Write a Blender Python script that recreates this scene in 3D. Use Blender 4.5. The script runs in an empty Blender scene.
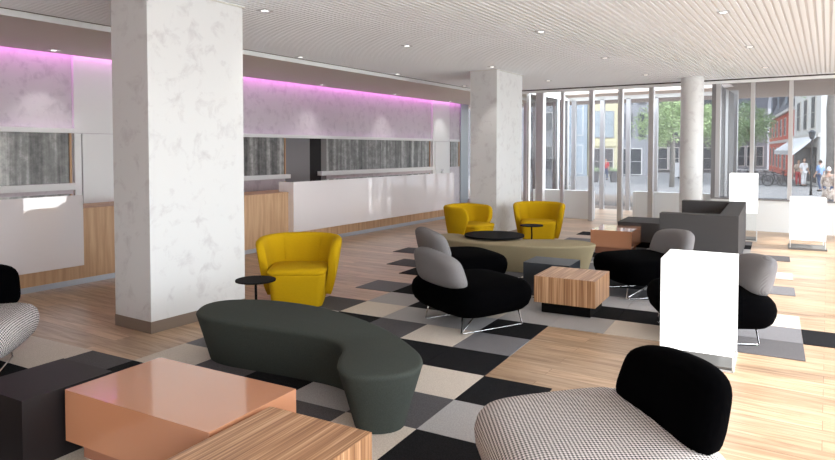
import bpy, math, random
from mathutils import Vector, Matrix
random.seed(7)
PI = math.pi
scn = bpy.context.scene
COL = scn.collection
R = math.radians

# ------------------------------------------------------------------ camera
CAMZ = 1.627
YAW, PITCH, FPX, PY = 0.571221, 0.0340465, 639.115, 171.762
cam = bpy.data.cameras.new('camera')
cam_o = bpy.data.objects.new('camera', cam)
COL.objects.link(cam_o)
cam_o.location = (0, 0, CAMZ)
cam_o.rotation_euler = (PI/2 - PITCH, 0, YAW)
cam.sensor_width = 36
cam.lens = FPX/835*36
cam.shift_y = -(230-PY)/835
cam.clip_end = 500
scn.camera = cam_o

_h = Vector((-math.sin(YAW), math.cos(YAW), 0))
_r = Vector((math.cos(YAW), math.sin(YAW), 0))
def far(px, Z, z=0.0):
    """a point of the street: Z metres away along the view heading, in the direction of photo column px"""
    p = _h*Z + _r*((px-417.5)/FPX*Z)
    return Vector((p.x, p.y, z))
FA = 0.0640349                       # the lounge furniture is turned this much against the walls
DD = Vector((math.cos(FA), math.sin(FA), 0)); CD = Vector((-math.sin(FA), math.cos(FA), 0))
def fw(a, b, z=0.0):
    p = DD*a + CD*b
    return Vector((p.x, p.y, z))

# ------------------------------------------------------------------ materials
def srgb(*c):
    return tuple(((v/255)/12.92 if v/255 <= .04045 else ((v/255+.055)/1.055)**2.4) for v in c) + (1,)
class NT:
    def __init__(s, name):
        s.m = bpy.data.materials.new(name); s.m.use_nodes = True
        s.t = s.m.node_tree; s.n = s.t.nodes; s.n.clear()
        s.out = s.n.new('ShaderNodeOutputMaterial')
    def add(s, typ, ins=None, **kw):
        nd = s.n.new('ShaderNode'+typ)
        for k, v in kw.items(): setattr(nd, k, v)
        for k, v in (ins or {}).items():
            if isinstance(v, bpy.types.NodeSocket): s.t.links.new(v, nd.inputs[k])
            else: nd.inputs[k].default_value = v
        return nd
    def ramp(s, fac, stops, interp='LINEAR'):
        nd = s.add('ValToRGB', {'Fac': fac}); cr = nd.color_ramp; cr.interpolation = interp
        while len(cr.elements) < len(stops): cr.elements.new(.5)
        for e, (p, c) in zip(cr.elements, stops): e.position = p; e.color = c
        return nd.outputs['Color']
    def bsdf(s, **ins):
        b = s.add('BsdfPrincipled')
        for k, v in ins.items():
            k = k.replace('_', ' ')
            if isinstance(v, bpy.types.NodeSocket): s.t.links.new(v, b.inputs[k])
            else: b.inputs[k].default_value = v
        s.t.links.new(b.outputs[0], s.out.inputs['Surface'])
        return b
    def obj(s, scale=(1,1,1), rot=(0,0,0), src='Object'):
        tc = s.add('TexCoord')
        mp = s.add('Mapping', {'Vector': tc.outputs[src], 'Scale': scale, 'Rotation': rot})
        return mp.outputs[0]
    def bump(s, h, strength=.2, dist=.01):
        return s.add('Bump', {'Height': h, 'Strength': strength, 'Distance': dist}).outputs[0]

def plain(name, c, rough=.5, metal=0, **kw):
    t = NT(name); t.bsdf(Base_Color=srgb(*c), Roughness=rough, Metallic=metal, **kw); return t.m
def mottled(name, c1, c2, scale=6, rough=.7, lo=.4, hi=.7, detail=6, **kw):
    t = NT(name); v = t.obj()
    nz = t.add('TexNoise', {'Vector': v, 'Scale': scale, 'Detail': detail, 'Roughness': .6})
    t.bsdf(Base_Color=t.ramp(nz.outputs['Fac'], [(lo, srgb(*c1)), (hi, srgb(*c2))]), Roughness=rough, **kw)
    return t.m
def fabric(name, c1, c2, scale=260, sheen=0.0, rough=.95):
    t = NT(name); v = t.obj()
    nz = t.add('TexNoise', {'Vector': v, 'Scale': scale, 'Detail': 3})
    t.bsdf(Base_Color=t.ramp(nz.outputs['Fac'], [(.35, srgb(*c1)), (.65, srgb(*c2))]), Roughness=rough,
           Specular_IOR_Level=.15, Sheen_Weight=sheen, Normal=t.bump(nz.outputs['Fac'], .25, .002))
    return t.m

def m_plaster(name, base, mark, amount=.60):
    t = NT(name); v = t.obj((1, 1, 1))
    a = t.add('TexNoise', {'Vector': v, 'Scale': 6.5, 'Detail': 7, 'Roughness': .62, 'Distortion': .45})
    b = t.add('TexNoise', {'Vector': v, 'Scale': 1.1, 'Detail': 2})
    f = t.ramp(a.outputs['Fac'], [(amount, (0,0,0,1)), (amount+.16, (1,1,1,1))])
    mx = t.add('Mix', {'Factor': f, 'A': srgb(*base), 'B': srgb(*mark)}, data_type='RGBA')
    mx.inputs[6].default_value = srgb(*base); mx.inputs[7].default_value = srgb(*mark)
    t.bsdf(Base_Color=mx.outputs[2], Roughness=.45, Normal=t.bump(b.outputs['Fac'], .05, .02))
    return t.m

def m_floor():
    t = NT('oak plank floor'); v = t.obj((1, 1, 1))
    br = t.add('TexBrick', {'Vector': v, 'Scale': 1.0, 'Mortar Size': .0012, 'Brick Width': 1.7, 'Row Height': .15,
               'Color1': (0,0,0,1), 'Color2': (1,1,1,1), 'Mortar': (.5,.5,.5,1), 'Bias': 0.0}, offset=.37)
    v2 = t.obj((1.3, 16, 1))
    sep = t.add('VectorMath', {0: v2, 1: br.outputs['Color']}, operation='ADD')
    gr = t.add('TexNoise', {'Vector': sep.outputs[0], 'Scale': 1.6, 'Detail': 8, 'Roughness': .6, 'Distortion': .6})
    c1 = t.ramp(gr.outputs['Fac'], [(.30, srgb(148,118,92)), (.5, srgb(182,153,124)), (.72, srgb(205,178,150))])
    hsv = t.add('HueSaturation', {'Color': c1, 'Hue': .5, 'Saturation': 1.0})
    vr = t.add('MapRange', {'Value': br.outputs['Color'], 'To Min': .82, 'To Max': 1.14})
    t.t.links.new(vr.outputs[0], hsv.inputs['Value'])
    mx = t.add('Mix', {}, data_type='RGBA')
    t.t.links.new(br.outputs['Fac'], mx.inputs[0]); t.t.links.new(hsv.outputs[0], mx.inputs[6]); mx.inputs[7].default_value = srgb(110,78,56)
    t.bsdf(Base_Color=mx.outputs[2], Roughness=.34, Specular_IOR_Level=.45)
    return t.m

def m_stripewood(name='striped veneer'):
    t = NT(name); tc = t.add('TexCoord')
    mp = t.add('Mapping', {'Vector': tc.outputs['UV'], 'Scale': (85, .9, 1)})
    n1 = t.add('TexNoise', {'Vector': mp.outputs[0], 'Scale': 1.0, 'Detail': 3, 'Roughness': .6})
    mp2 = t.add('Mapping', {'Vector': tc.outputs['UV'], 'Scale': (14, .4, 1)})
    n2 = t.add('TexNoise', {'Vector': mp2.outputs[0], 'Scale': 1.0, 'Detail': 2})
    s = t.add('Math', {0: n1.outputs['Fac'], 1: n2.outputs['Fac']}, operation='ADD')
    s2 = t.add('Mix', {}, data_type='FLOAT'); s2.inputs[0].default_value = .3
    t.t.links.new(n1.outputs['Fac'], s2.inputs[2]); t.t.links.new(n2.outputs['Fac'], s2.inputs[3])
    c = t.ramp(s2.outputs[0], [(.36, srgb(118,80,52)), (.47, srgb(166,122,86)), (.56, srgb(196,154,116)), (.66, srgb(222,188,154))])
    t.bsdf(Base_Color=c, Roughness=.4)
    return t.m
def m_oakpanel():
    t = NT('light oak veneer'); v = t.obj((1, 7, .5))
    n1 = t.add('TexNoise', {'Vector': v, 'Scale': 2.5, 'Detail': 6, 'Roughness': .55})
    v2 = t.obj((0.01, 1, 0.01))
    br = t.add('TexWhiteNoise', {'Vector': t.add('VectorMath', {0: t.obj((0, 1/.62, 0))}, operation='FLOOR').outputs[0]})
    vr = t.add('MapRange', {'Value': br.outputs['Value'], 'To Min': .93, 'To Max': 1.06})
    c = t.ramp(n1.outputs['Fac'], [(.3, srgb(172,134,98)), (.7, srgb(206,170,134))])
    h = t.add('HueSaturation', {'Color': c}); t.t.links.new(vr.outputs[0], h.inputs['Value'])
    t.bsdf(Base_Color=h.outputs[0], Roughness=.5)
    return t.m
def m_houndstooth(name, c1, c2, per=.016):
    t = NT(name); tc = t.add('TexCoord')
    mp = t.add('Mapping', {'Vector': tc.outputs['UV'], 'Rotation': (0,0,R(8)), 'Scale': (1/per, 1/per, 1)})
    sx = t.add('SeparateXYZ', {0: mp.outputs[0]})
    fx = t.add('Math', {0: sx.outputs[0]}, operation='FRACT'); fy = t.add('Math', {0: sx.outputs[1]}, operation='FRACT')
    # warp and weft blocks with the diagonal of a broken twill
    a = t.add('Math', {0: fx.outputs[0], 1: .5}, operation='GREATER_THAN')
    b = t.add('Math', {0: fy.outputs[0], 1: .5}, operation='GREATER_THAN')
    d = t.add('Math', {0: t.add('Math', {0: sx.outputs[0], 1: sx.outputs[1]}, operation='ADD').outputs[0]}, operation='MULTIPLY')
    d.inputs[1].default_value = 2.0
    e = t.add('Math', {0: t.add('Math', {0: d.outputs[0]}, operation='FRACT').outputs[0], 1: .5}, operation='GREATER_THAN')
    same = t.add('Math', {0: a.outputs[0], 1: b.outputs[0]}, operation='ADD')      # 0,1,2
    h = t.add('Math', {0: same.outputs[0], 1: .5}, operation='MULTIPLY')
    isone = t.add('Math', {0: t.add('Math', {0: same.outputs[0], 1: 1.0}, operation='SUBTRACT').outputs[0]}, operation='ABSOLUTE')
    f = t.add('Mix', {}, data_type='FLOAT')
    t.t.links.new(isone.outputs[0], f.inputs[0]); t.t.links.new(e.outputs[0], f.inputs[2]); t.t.links.new(h.outputs[0], f.inputs[3])
    mx = t.add('Mix', {}, data_type='RGBA'); t.t.links.new(f.outputs[0], mx.inputs[0])
    mx.inputs[6].default_value = srgb(*c1); mx.inputs[7].default_value = srgb(*c2)
    t.bsdf(Base_Color=mx.outputs[2], Roughness=.9, Specular_IOR_Level=.2, Normal=t.bump(f.outputs[0], .2, .003))
    return t.m
def m_glass(name='window glass', tint=(.93,.96,.96,1), refl=.10, haze=0):
    t = NT(name)
    tr = t.add('BsdfTransparent', {'Color': tint}); gl = t.add('BsdfGlossy', {'Color': (1,1,1,1), 'Roughness': .0})
    fr = t.add('LayerWeight', {'Blend': refl})
    mx = t.add('MixShader', {0: fr.outputs['Fresnel'], 1: tr.outputs[0], 2: gl.outputs[0]})
    if haze:      # translucent white mixed in to veil the view with painted haze
        tl = t.add('BsdfTranslucent', {'Color': (1,1,1,1)}); m2 = t.add('MixShader', {0: haze, 1: mx.outputs[0], 2: tl.outputs[0]}); mx = m2
    t.t.links.new(mx.outputs[0], t.out.inputs['Surface']); return t.m
def m_emit(name, c, s):
    t = NT(name); e = t.add('Emission', {'Color': c, 'Strength': s}); t.t.links.new(e.outputs[0], t.out.inputs['Surface']); return t.m
def m_streak():
    t = NT('silvered streaky glass panel'); v = t.obj((1, 6.0, .25))
    a = t.add('TexNoise', {'Vector': v, 'Scale': 1.3, 'Detail': 4, 'Roughness': .55})
    v2 = t.obj((1, 1, 1)); b = t.add('TexNoise', {'Vector': v2, 'Scale': 9, 'Detail': 8, 'Roughness': .7})
    s = t.add('Mix', {}, data_type='FLOAT'); s.inputs[0].default_value = .35
    t.t.links.new(a.outputs['Fac'], s.inputs[2]); t.t.links.new(b.outputs['Fac'], s.inputs[3])
    c = t.ramp(s.outputs[0], [(.36, srgb(70,70,68)), (.5, srgb(118,118,116)), (.64, srgb(178,178,174))])
    t.bsdf(Base_Color=c, Roughness=.35, Metallic=.15)
    return t.m
def m_brickwall(name, c, c2, sc=1.0):
    t = NT(name); v = t.obj()
    n1 = t.add('TexNoise', {'Vector': v, 'Scale': 3, 'Detail': 5})
    t.bsdf(Base_Color=t.ramp(n1.outputs['Fac'], [(.35, srgb(*c)), (.65, srgb(*c2))]), Roughness=.9); return t.m
def m_cobble():
    t = NT('street paving'); v = t.obj()
    br = t.add('TexBrick', {'Vector': v, 'Scale': 1, 'Brick Width': .5, 'Row Height': .25, 'Mortar Size': .02,
        'Color1': srgb(138,136,134), 'Color2': srgb(122,121,121), 'Mortar': srgb(104,104,104)})
    t.bsdf(Base_Color=br.outputs['Color'], Roughness=.85); return t.m
def m_leaf(name, c1, c2):
    t = NT(name); v = t.obj()
    n1 = t.add('TexNoise', {'Vector': v, 'Scale': 2.2, 'Detail': 3})
    c = t.ramp(n1.outputs['Fac'], [(.35, srgb(*c1)), (.65, srgb(*c2))])
    b = t.bsdf(Base_Color=c, Roughness=.7)
    b.inputs['Subsurface Weight'].default_value = 0
    return t.m
def m_carpet(name, c1, c2):
    t = NT(name); v = t.obj()
    n1 = t.add('TexNoise', {'Vector': v, 'Scale': 130, 'Detail': 2}); n2 = t.add('TexNoise', {'Vector': v, 'Scale': 500, 'Detail': 1})
    s = t.add('Math', {0: n1.outputs['Fac'], 1: n2.outputs['Fac']}, operation='ADD'); s2 = t.add('Math', {0: s.outputs[0], 1: .5}, operation='MULTIPLY')
    t.bsdf(Base_Color=t.ramp(s2.outputs[0], [(.4, srgb(*c1)), (.6, srgb(*c2))]), Roughness=1, Specular_IOR_Level=.05,
           Normal=t.bump(s2.outputs[0], .4, .004)); return t.m

M = dict(
    floor=m_floor(), plaster=m_plaster('mottled white plaster', (212,213,213), (196,195,196), .53),
    lilac=m_plaster('lilac grey wall finish', (200,195,200), (184,178,185), .50),
    paint=plain('white paint', (226,229,229), .5), paintwarm=plain('warm white wall paint', (228,220,214), .6),
    taupe=plain('taupe soffit paint', (212,211,204), .7), ceilback=plain('ceiling void', (222,224,226), .9),
    slat=plain('ceiling slats', (238,243,247), .6), dark=plain('dark shadow gap', (52,44,42), .8),
    oak=m_oakpanel(), gloss=plain('white gloss lacquer', (232,226,227), .03, Coat_Weight=1.0, Coat_Roughness=.01, Coat_IOR=2.3, Specular_IOR_Level=.6),
    steel=plain('brushed metal strip', (180,186,196), .35, .6), taupemetal=plain('bronze skirting', (132,118,106), .4, .4),
    alu=plain('satin aluminium', (196,196,198), .32, .55), alud=plain('grey frame paint', (120,118,120), .5),
    streak=m_streak(), black=plain('opening shade black', (10,9,10), .7), blackt=plain('black lacquer', (12,11,12), .7, Specular_IOR_Level=.08),
    blackbrown=plain('dark brown black laminate', (27,22,23), .5, Specular_IOR_Level=.3), anthra=plain('anthracite laminate', (46,50,55), .45),
    copper=plain('copper coloured lacquer', (198,140,106), .10, Coat_Weight=.5, Coat_Roughness=.04),
    copperd=plain('copper coloured plinth', (168,116,92), .25), stripe=m_stripewood(),
    yellow=fabric('mustard wool', (176,140,8), (198,160,18), 300), green=fabric('dark green grey felt', (58,63,59), (70,75,70), 240),
    tan=fabric('khaki felt', (146,134,106), (158,146,118), 240), sofa=fabric('charcoal grey felt', (72,70,70), (86,84,84), 200),
    blackf=plain('black velvet fabric', (2,2,3), 1.0, Specular_IOR_Level=.03), greyf=m_houndstooth('fine grey weave', (100,97,98), (142,140,141), .010),
    hound=m_houndstooth('black and white houndstooth', (34,30,32), (226,220,218)),
    chrome=plain('chrome', (220,220,222), .12, 1.0), glass=m_glass('dimmed hazy window glass', (.70,.71,.72,1), .14, .06), acryl=m_glass('clear acrylic', (.97,.98,.98,1), .12),  # window glass tint added to dim the bright street, with painted haze
    lamp=m_emit('glowing lamp shade', (1,.99,.97,1), 2.2), plate=plain('grey base plate', (112,110,108), .5),
    spot=m_emit('spot lens', (1,.98,.95,1), 3.0), led=m_emit('magenta strip', (1,.28,1,1), 6.0),
    street=m_cobble(), terrace=plain('terrace paving', (118,104,92), .8), asphalt=plain('kerb', (176,180,186), .8),
    canopy=plain('canopy soffit', (226,212,202), .8),
    red=m_brickwall('red painted brick', (206,98,78), (222,118,96)), white=plain('white render', (226,224,220), .8),
    yel=plain('pale yellow render', (206,198,164), .8), grey=plain('grey render', (146,147,152), .8), bluegl=plain('blue glass facade', (150,162,172), .2),
    paleglass=plain('pale glass panel', (160,170,176), .2),
    slate=plain('slate roof', (92,94,102), .7), stone=plain('stone trim', (214,208,200), .8), winpane=plain('dark window pane', (46,52,60), .45),
    shop=plain('shop front dark', (84,80,82), .5), awn=plain('white awning canvas', (236,236,236), .8), bark=mottled('bark', (110,104,98), (140,134,126), 8),
    leaf=m_leaf('spring leaves', (140,164,110), (184,202,150)), leafd=m_leaf('deeper green leaves', (112,134,98), (156,176,128)),
    skin=plain('skin', (204,160,136), .6), hair=plain('brown hair', (66,48,38), .8), cblue=plain('blue shirt', (122,152,196), .8),
    cjean=plain('jeans', (70,84,112), .8), cred=plain('red trousers', (196,52,62), .8), cwhite=plain('white cloth', (228,226,226), .8),
    coat=mottled('patterned coat', (150,128,112), (206,190,174), 9, .9, .45, .55), bike=plain('bicycle frame', (60,60,66), .4, .3), tyre=plain('tyre', (34,34,36), .8),
    tankc=m_carpet('cream carpet', (196,185,172), (222,212,200)), dk=m_carpet('black carpet', (24,24,26), (42,42,44)),
    dg=m_carpet('dark grey carpet', (84,82,84), (104,102,104)), mg=m_carpet('mid grey carpet', (112,111,114), (130,129,132)),
    lg=m_carpet('light grey carpet', (160,158,158), (184,182,181)),
)

# ------------------------------------------------------------------ mesh builder
class MB:
    def __init__(s): s.v = []; s.f = []; s.uv = []; s.mi = []; s.mat = 0
    def quad(s, pts, uv=None):
        b = len(s.v); s.v += [tuple(p) for p in pts]; s.f.append(tuple(range(b, b+len(pts))))
        s.uv.append(uv or [(0,0)]*len(pts)); s.mi.append(s.mat)
    def box(s, x0, x1, y0, y1, z0, z1, T=None):
        if x0 > x1: x0, x1 = x1, x0
        if y0 > y1: y0, y1 = y1, y0
        P = [Vector((x, y, z)) for z in (z0, z1) for y in (y0, y1) for x in (x0, x1)]
        Q = [T @ p for p in P] if T else P
        for idx, ax in (((0,2,3,1),'z'), ((4,5,7,6),'z'), ((0,1,5,4),'y'), ((2,6,7,3),'y'), ((0,4,6,2),'x'), ((1,3,7,5),'x')):
            uv = [((P[i].y, P[i].z) if ax == 'x' else (P[i].x, P[i].z) if ax == 'y' else (P[i].x, P[i].y)) for i in idx]
            s.quad([Q[i] for i in idx], uv)
        return s
    def prism(s, pts, z0, z1, T=None):
        n = len(pts); a = [Vector((p[0], p[1], z0)) for p in pts]; b = [Vector((p[0], p[1], z1)) for p in pts]
        if T: a = [T @ p for p in a]; b = [T @ p for p in b]
        s.quad(a[::-1]); s.quad(b)
        for i in range(n): j = (i+1) % n; s.quad([a[i], a[j], b[j], b[i]])
        return s
    def tube(s, path, r, n=8, caps=True, T=None):
        path = [Vector(p) for p in path]; rings = []; up = None
        if T: path = [T @ p for p in path]
        for i, p in enumerate(path):
            t = (path[min(i+1, len(path)-1)]-path[max(i-1, 0)]).normalized()
            if up is None: up = Vector((0,0,1)) if abs(t.z) < .9 else Vector((1,0,0))
            u = t.cross(up).normalized(); w = u.cross(t).normalized(); up = w
            rr = r[i] if isinstance(r, (list, tuple)) else r
            rings.append([p + (u*math.cos(2*PI*k/n)+w*math.sin(2*PI*k/n))*rr for k in range(n)])
        b = len(s.v)
        for rg in rings: s.v += [tuple(q) for q in rg]
        for i in range(len(rings)-1):
            for k in range(n):
                l = (k+1) % n
                s.f.append((b+i*n+k, b+i*n+l, b+(i+1)*n+l, b+(i+1)*n+k)); s.uv.append([(0,0)]*4); s.mi.append(s.mat)
        if caps:
            s.f.append(tuple(b+k for k in range(n))[::-1]); s.uv.append([(0,0)]*n); s.mi.append(s.mat)
            s.f.append(tuple(b+(len(rings)-1)*n+k for k in range(n))); s.uv.append([(0,0)]*n); s.mi.append(s.mat)
        return s
    def disc(s, cx, cy, z0, z1, r, n=48, r2=None):
        return s.tube([(cx,cy,z0),(cx,cy,z1)], [r, r if r2 is None else r2], n)
    def loops(s, rings, closed_v=True, cap0=True, cap1=True, uvs=None, close_u=True):
        """rings: list of equal-length point lists"""
        n = len(rings[0]); b = len(s.v)
        for rg in rings: s.v += [tuple(q) for q in rg]
        for i in range(len(rings)-1):
            for k in range(n if close_u else n-1):
                l = (k+1) % n
                s.f.append((b+i*n+k, b+i*n+l, b+(i+1)*n+l, b+(i+1)*n+k))
                s.uv.append([uvs[i][k], uvs[i][l], uvs[i+1][l], uvs[i+1][k]] if uvs else [(0,0)]*4); s.mi.append(s.mat)
        if cap0: s.f.append(tuple(b+k for k in range(n))[::-1]); s.uv.append([uvs[0][k] for k in range(n)][::-1] if uvs else [(0,0)]*n); s.mi.append(s.mat)
        if cap1: s.f.append(tuple(b+(len(rings)-1)*n+k for k in range(n))); s.uv.append([uvs[-1][k] for k in range(n)] if uvs else [(0,0)]*n); s.mi.append(s.mat)
        return s
    def build(s, name, mat, parent=None, smooth=False, bevel=0, weld=False, subsurf=0, angle=None):
        me = bpy.data.meshes.new(name); me.from_pydata(s.v, [], s.f)
        for m in (mat if isinstance(mat, list) else [mat]): me.materials.append(m)
        ul = me.uv_layers.new(name='UVMap'); k = 0
        for p, uv, mi in zip(me.polygons, s.uv, s.mi):
            p.material_index = mi; p.use_smooth = smooth
            for j in range(len(uv)): ul.data[p.loop_start+j].uv = uv[j]
        me.update()
        import bmesh
        bm = bmesh.new(); bm.from_mesh(me)
        if weld: bmesh.ops.remove_doubles(bm, verts=bm.verts, dist=1e-5)
        bmesh.ops.recalc_face_normals(bm, faces=bm.faces)
        if angle is not None:
            for e in bm.edges:
                if len(e.link_faces) == 2 and e.calc_face_angle(0) > R(angle): e.smooth = False
        bm.to_mesh(me); bm.free()
        o = bpy.data.objects.new(name, me); COL.objects.link(o)
        if parent is not None: o.parent = parent
        if bevel:
            b = o.modifiers.new('bevel', 'BEVEL'); b.width = bevel; b.segments = 2; b.limit_method = 'ANGLE'
        if subsurf:
            b = o.modifiers.new('subsurf', 'SUBSURF'); b.levels = subsurf; b.render_levels = subsurf
        return o
def tag(o, label=None, cat=None, group=None, kind=None):
    if label: o['label'] = label
    if cat: o['category'] = cat
    if group: o['group'] = group
    if kind: o['kind'] = kind
    return o
def struct(name, mb, mat, **kw):
    o = mb.build(name, mat, **kw); o['kind'] = 'structure'; return o
def thing(name, label, cat, loc=(0,0,0), rz=0, group=None):
    o = bpy.data.objects.new(name, None); COL.objects.link(o); o.empty_display_size = .1
    o.location = loc; o.rotation_euler = (0,0,rz)
    return tag(o, label, cat, group)
def copy_tree(o, parent=None, skip=()):
    c = o.copy(); COL.objects.link(c); c.parent = parent
    for ch in list(o.children): copy_tree(ch, c)
    return c
def place(src, first, label, loc, rz):
    o = src if first else copy_tree(src)
    o.location = loc; o.rotation_euler = (0,0,rz); o['label'] = label; return o
def boxobj(name, mat, parent, *b, bevel=0): return MB().box(*b).build(name, mat, parent, bevel=bevel)

# ------------------------------------------------------------------ room shell
CZ = 3.07; SOF = 3.005; WX = -9.42; FY = 14.45; OY = 17.6; RX = 2.6; BY = -4.5
struct('floor', MB().box(WX-.3, RX+.2, BY, OY+.1, -.12, 0), M['floor'])
c = MB(); c.box(-7.1, RX+.2, BY, FY-.06, CZ+.024, CZ+.25)
ce = struct('ceiling', c, M['ceilback'])
sl = MB(); x = -7.06
while x < RX:
    sl.box(x, x+.042, BY, FY-.1, CZ, CZ+.022); x += .07
sl.box(-7.1, RX, FY-.1, FY-.06, CZ-.004, CZ+.2)
o = sl.build('ceiling_slats', M['slat'], ce)
# reception soffit with the pale riser toward the hall
c = MB(); c.box(WX+.14, -7.1, BY, OY, SOF, CZ+.25); c.box(-7.1, -6.25, FY+.08, OY, 3.10, CZ+.25); s_ = struct('trim_1', c, M['taupe'])  # second box: roof piece added to keep the sun off the wall ledge
MB().box(-7.1, -7.085, BY, OY, SOF-.004, CZ-.008).build('riser', M['paint'], s_)
MB().box(-7.085, -7.062, BY, FY-.1, CZ-.002, CZ+.04).build('shadow_gap', M['dark'], s_)
struct('trim_2', MB().box(WX-.3, WX+.14, BY, OY, CZ+.2, CZ+.3), M['paint'])      # top of the light cove
wl = struct('wall_left', MB().box(WX-.3, WX, BY, OY, 0, CZ+.2), M['lilac'])
struct('wall_back', MB().box(WX-.3, RX+.2, BY-.2, BY, 0, CZ+.3), M['paintwarm'])

# reception wall fittings (all lie on the wall plane)
ky = (WX)/-9.8
def wy(y): return y*ky
def wz(z): return CAMZ+(z-CAMZ)*ky
ZR0, ZR1, ZL0, ZL1 = wz(1.885), wz(1.955), wz(1.045), wz(1.11)
n = 3
def tr(mb, mat, **kw):
    global n
    o = struct('trim_%d' % n, mb, mat, **kw); n += 1; return o
def ledge(y0, y1, z0, z1, d): return MB().box(WX-.01, WX+d, y0, y1, z0, z1)
yA, yB = wy(5.42), wy(6.95)
tr(ledge(-2, yA, ZR0, ZR1, .10), M['paint'], bevel=.004); tr(ledge(yB, wy(15.98), ZR0, ZR1, .10), M['paint'], bevel=.004)
tr(ledge(wy(16.98), wy(17.6), ZR0, ZR1, .06), M['paint'])
tr(ledge(-2, yA, ZL0-.02, ZL1+.01, .16), M['paint'], bevel=.004)
tr(ledge(yB, wy(9.99), ZL0-.02, ZL1, .16), M['paint'], bevel=.004); tr(ledge(wy(11.0), wy(15.9), ZL0, ZL1+.03, .16), M['paint'], bevel=.004)
for y0, y1 in ((-2, yA-.06), (yB, wy(9.95)), (wy(11.3), wy(15.85)), (wy(17.1), wy(17.6))):
    p = tr(MB().box(WX-.01, WX+.025, y0, y1, ZL1, ZR0), M['streak'])
    MB().box(WX+.02, WX+.045, y1-.01, y1+.02, ZL1, ZR0).build('edge_strip', M['oak'], p)
# doorway beside the mirrors: grey reveal, black panel painting the opening's shade, grey jamb
dr = struct('door_1', MB().box(WX-.01, WX+.02, wy(10.0), wy(10.75), .0, ZR0), M['alud'])
MB().box(WX-.01, WX+.024, wy(10.75), wy(11.12), .0, ZR0).build('opening_shade', M['black'], dr)
MB().box(WX-.01, WX+.03, wy(11.12), wy(11.3), .0, ZR0).build('door_jamb', M['plate'], dr)
def pilaster(y0, y1):
    p = tr(MB().box(WX-.01, WX+.05, y0, y1, ZR0+.005, CZ+.1), M['paint'], bevel=.003)
    MB().box(WX-.01, WX+.05, y0+.0, y0+.10, 0, ZR0-.004).build('panel', M['paint'], p)
    MB().box(WX-.01, WX+.055, y0+.12, y1, 0, ZR0-.004).build('panel', M['paint'], p, bevel=.003)
pilaster(yA, yB-.02); pilaster(wy(16.0), wy(16.98))
struct('window_1', MB().box(WX+.002, WX+.035, wy(17.72), wy(18.2), 0, CZ), M['paleglass'])
# LED strip in the cove
led = MB().box(WX+.03, WX+.06, -3, wy(17.6), CZ+.13, CZ+.14).build('led_strip', M['led'])
tag(led, 'long magenta light strip glowing in the ceiling cove above the reception wall', 'light strip')
la = bpy.data.lights.new('cove light', 'AREA'); la.shape = 'RECTANGLE'; la.size = .06; la.size_y = 20; la.energy = 60; la.color = (1, .22, .95)
lo = bpy.data.objects.new('cove_light', la); COL.objects.link(lo); lo.location = (WX+.09, 7.0, CZ+.12); lo.rotation_euler = (0, R(-24), 0)
tag(lo, 'magenta cove light washing down the reception wall', 'light')

# ------------------------------------------------------------------ columns
def column(x0, x1, y0, y1):
    c = struct('column', MB().box(x0, x1, y0, y1, .1, CZ), M['plaster'])
    MB().box(x0-.004, x1+.004, y0-.004, y1+.004, 0, .105).build('skirting', M['taupemetal'], c)
    MB().box(x0-.02, x1+.02, y0-.02, y1+.02, CZ-.01, CZ).build('shadow_gap', M['taupe'], c)
    return c
column(-5.545, -5.01, 3.44, 4.52); column(-5.545, -5.01, 10.42, 11.54)
c = struct('column', MB().disc(-2.31, 13.75, 0, CZ, .213, 64), M['plaster'], smooth=True, angle=40)

# ------------------------------------------------------------------ reception desk
d = thing('reception_desk', 'long light oak reception desk with floating white gloss front panels', 'reception desk', (-7.62, 8.0, 0))
def dl(mb): return mb
boxobj('body', M['oak'], d, -.62, 0, -8.5, 5.35, .065, .90, bevel=.002)
boxobj('counter_top', M['oak'], d, -.64, .01, -8.5, 5.36, .90, .92)
boxobj('plinth', M['steel'], d, -.60, .006, -8.5, 5.33, 0, .066)
g1 = boxobj('front_panel', M['gloss'], d, -.22, .12, -8.0, -3.74, .245, 1.09, bevel=.003)
g2 = boxobj('front_panel', M['gloss'], d, -.22, .12, -.16, 5.29, .245, 1.09, bevel=.003)
p = thing('pen_holder', 'tiny white pen holder standing on the far end of the reception desk', 'pen holder', (-7.6, 12.9, 1.09))
MB().disc(0,0,0,.05,.03,16).build('cup', M['paint'], p); 
for k in range(3): MB().tube([(0,0,.02),(.03*math.cos(k*2.1),.03*math.sin(k*2.1),.09)], .004, 6).build('pen', M['steel'], p)

# ------------------------------------------------------------------ glazed front of the hall
def post(name, x0, x1, y0, y1, z1, mat='alu', z0=0): return MB().box(x0, x1, y0, y1, z0, z1).build(name, M[mat], win, bevel=.004)
# header over the inner line
h = struct('trim_20', MB().box(-7.1, RX, FY-.055, FY+.08, 2.985, CZ+.25), M['paint'])
MB().box(-7.1, RX, FY-.062, FY-.056, CZ-.03, CZ).build('shadow_gap', M['dark'], h)
# inner line of posts and low walls
win = thing('window_2', None, None); win['kind'] = 'structure'
for x0, x1 in ((-5.91,-5.73), (-4.62,-4.53), (-3.965,-3.87), (-3.305,-3.205)): post('post', x0, x1, FY-.02, FY+.12, 2.985)
post('post', -5.29, -5.22, FY-.02, FY+.08, 2.985)
lw = struct('wall_front', MB().box(-6.1, -4.62, FY+.3, FY+.5, 0, .665), M['paint'], bevel=.006)
struct('wall_front_right', MB().box(-3.7, -2.0, FY+.3, FY+.5, 0, .69), M['paint'], bevel=.006)
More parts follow.
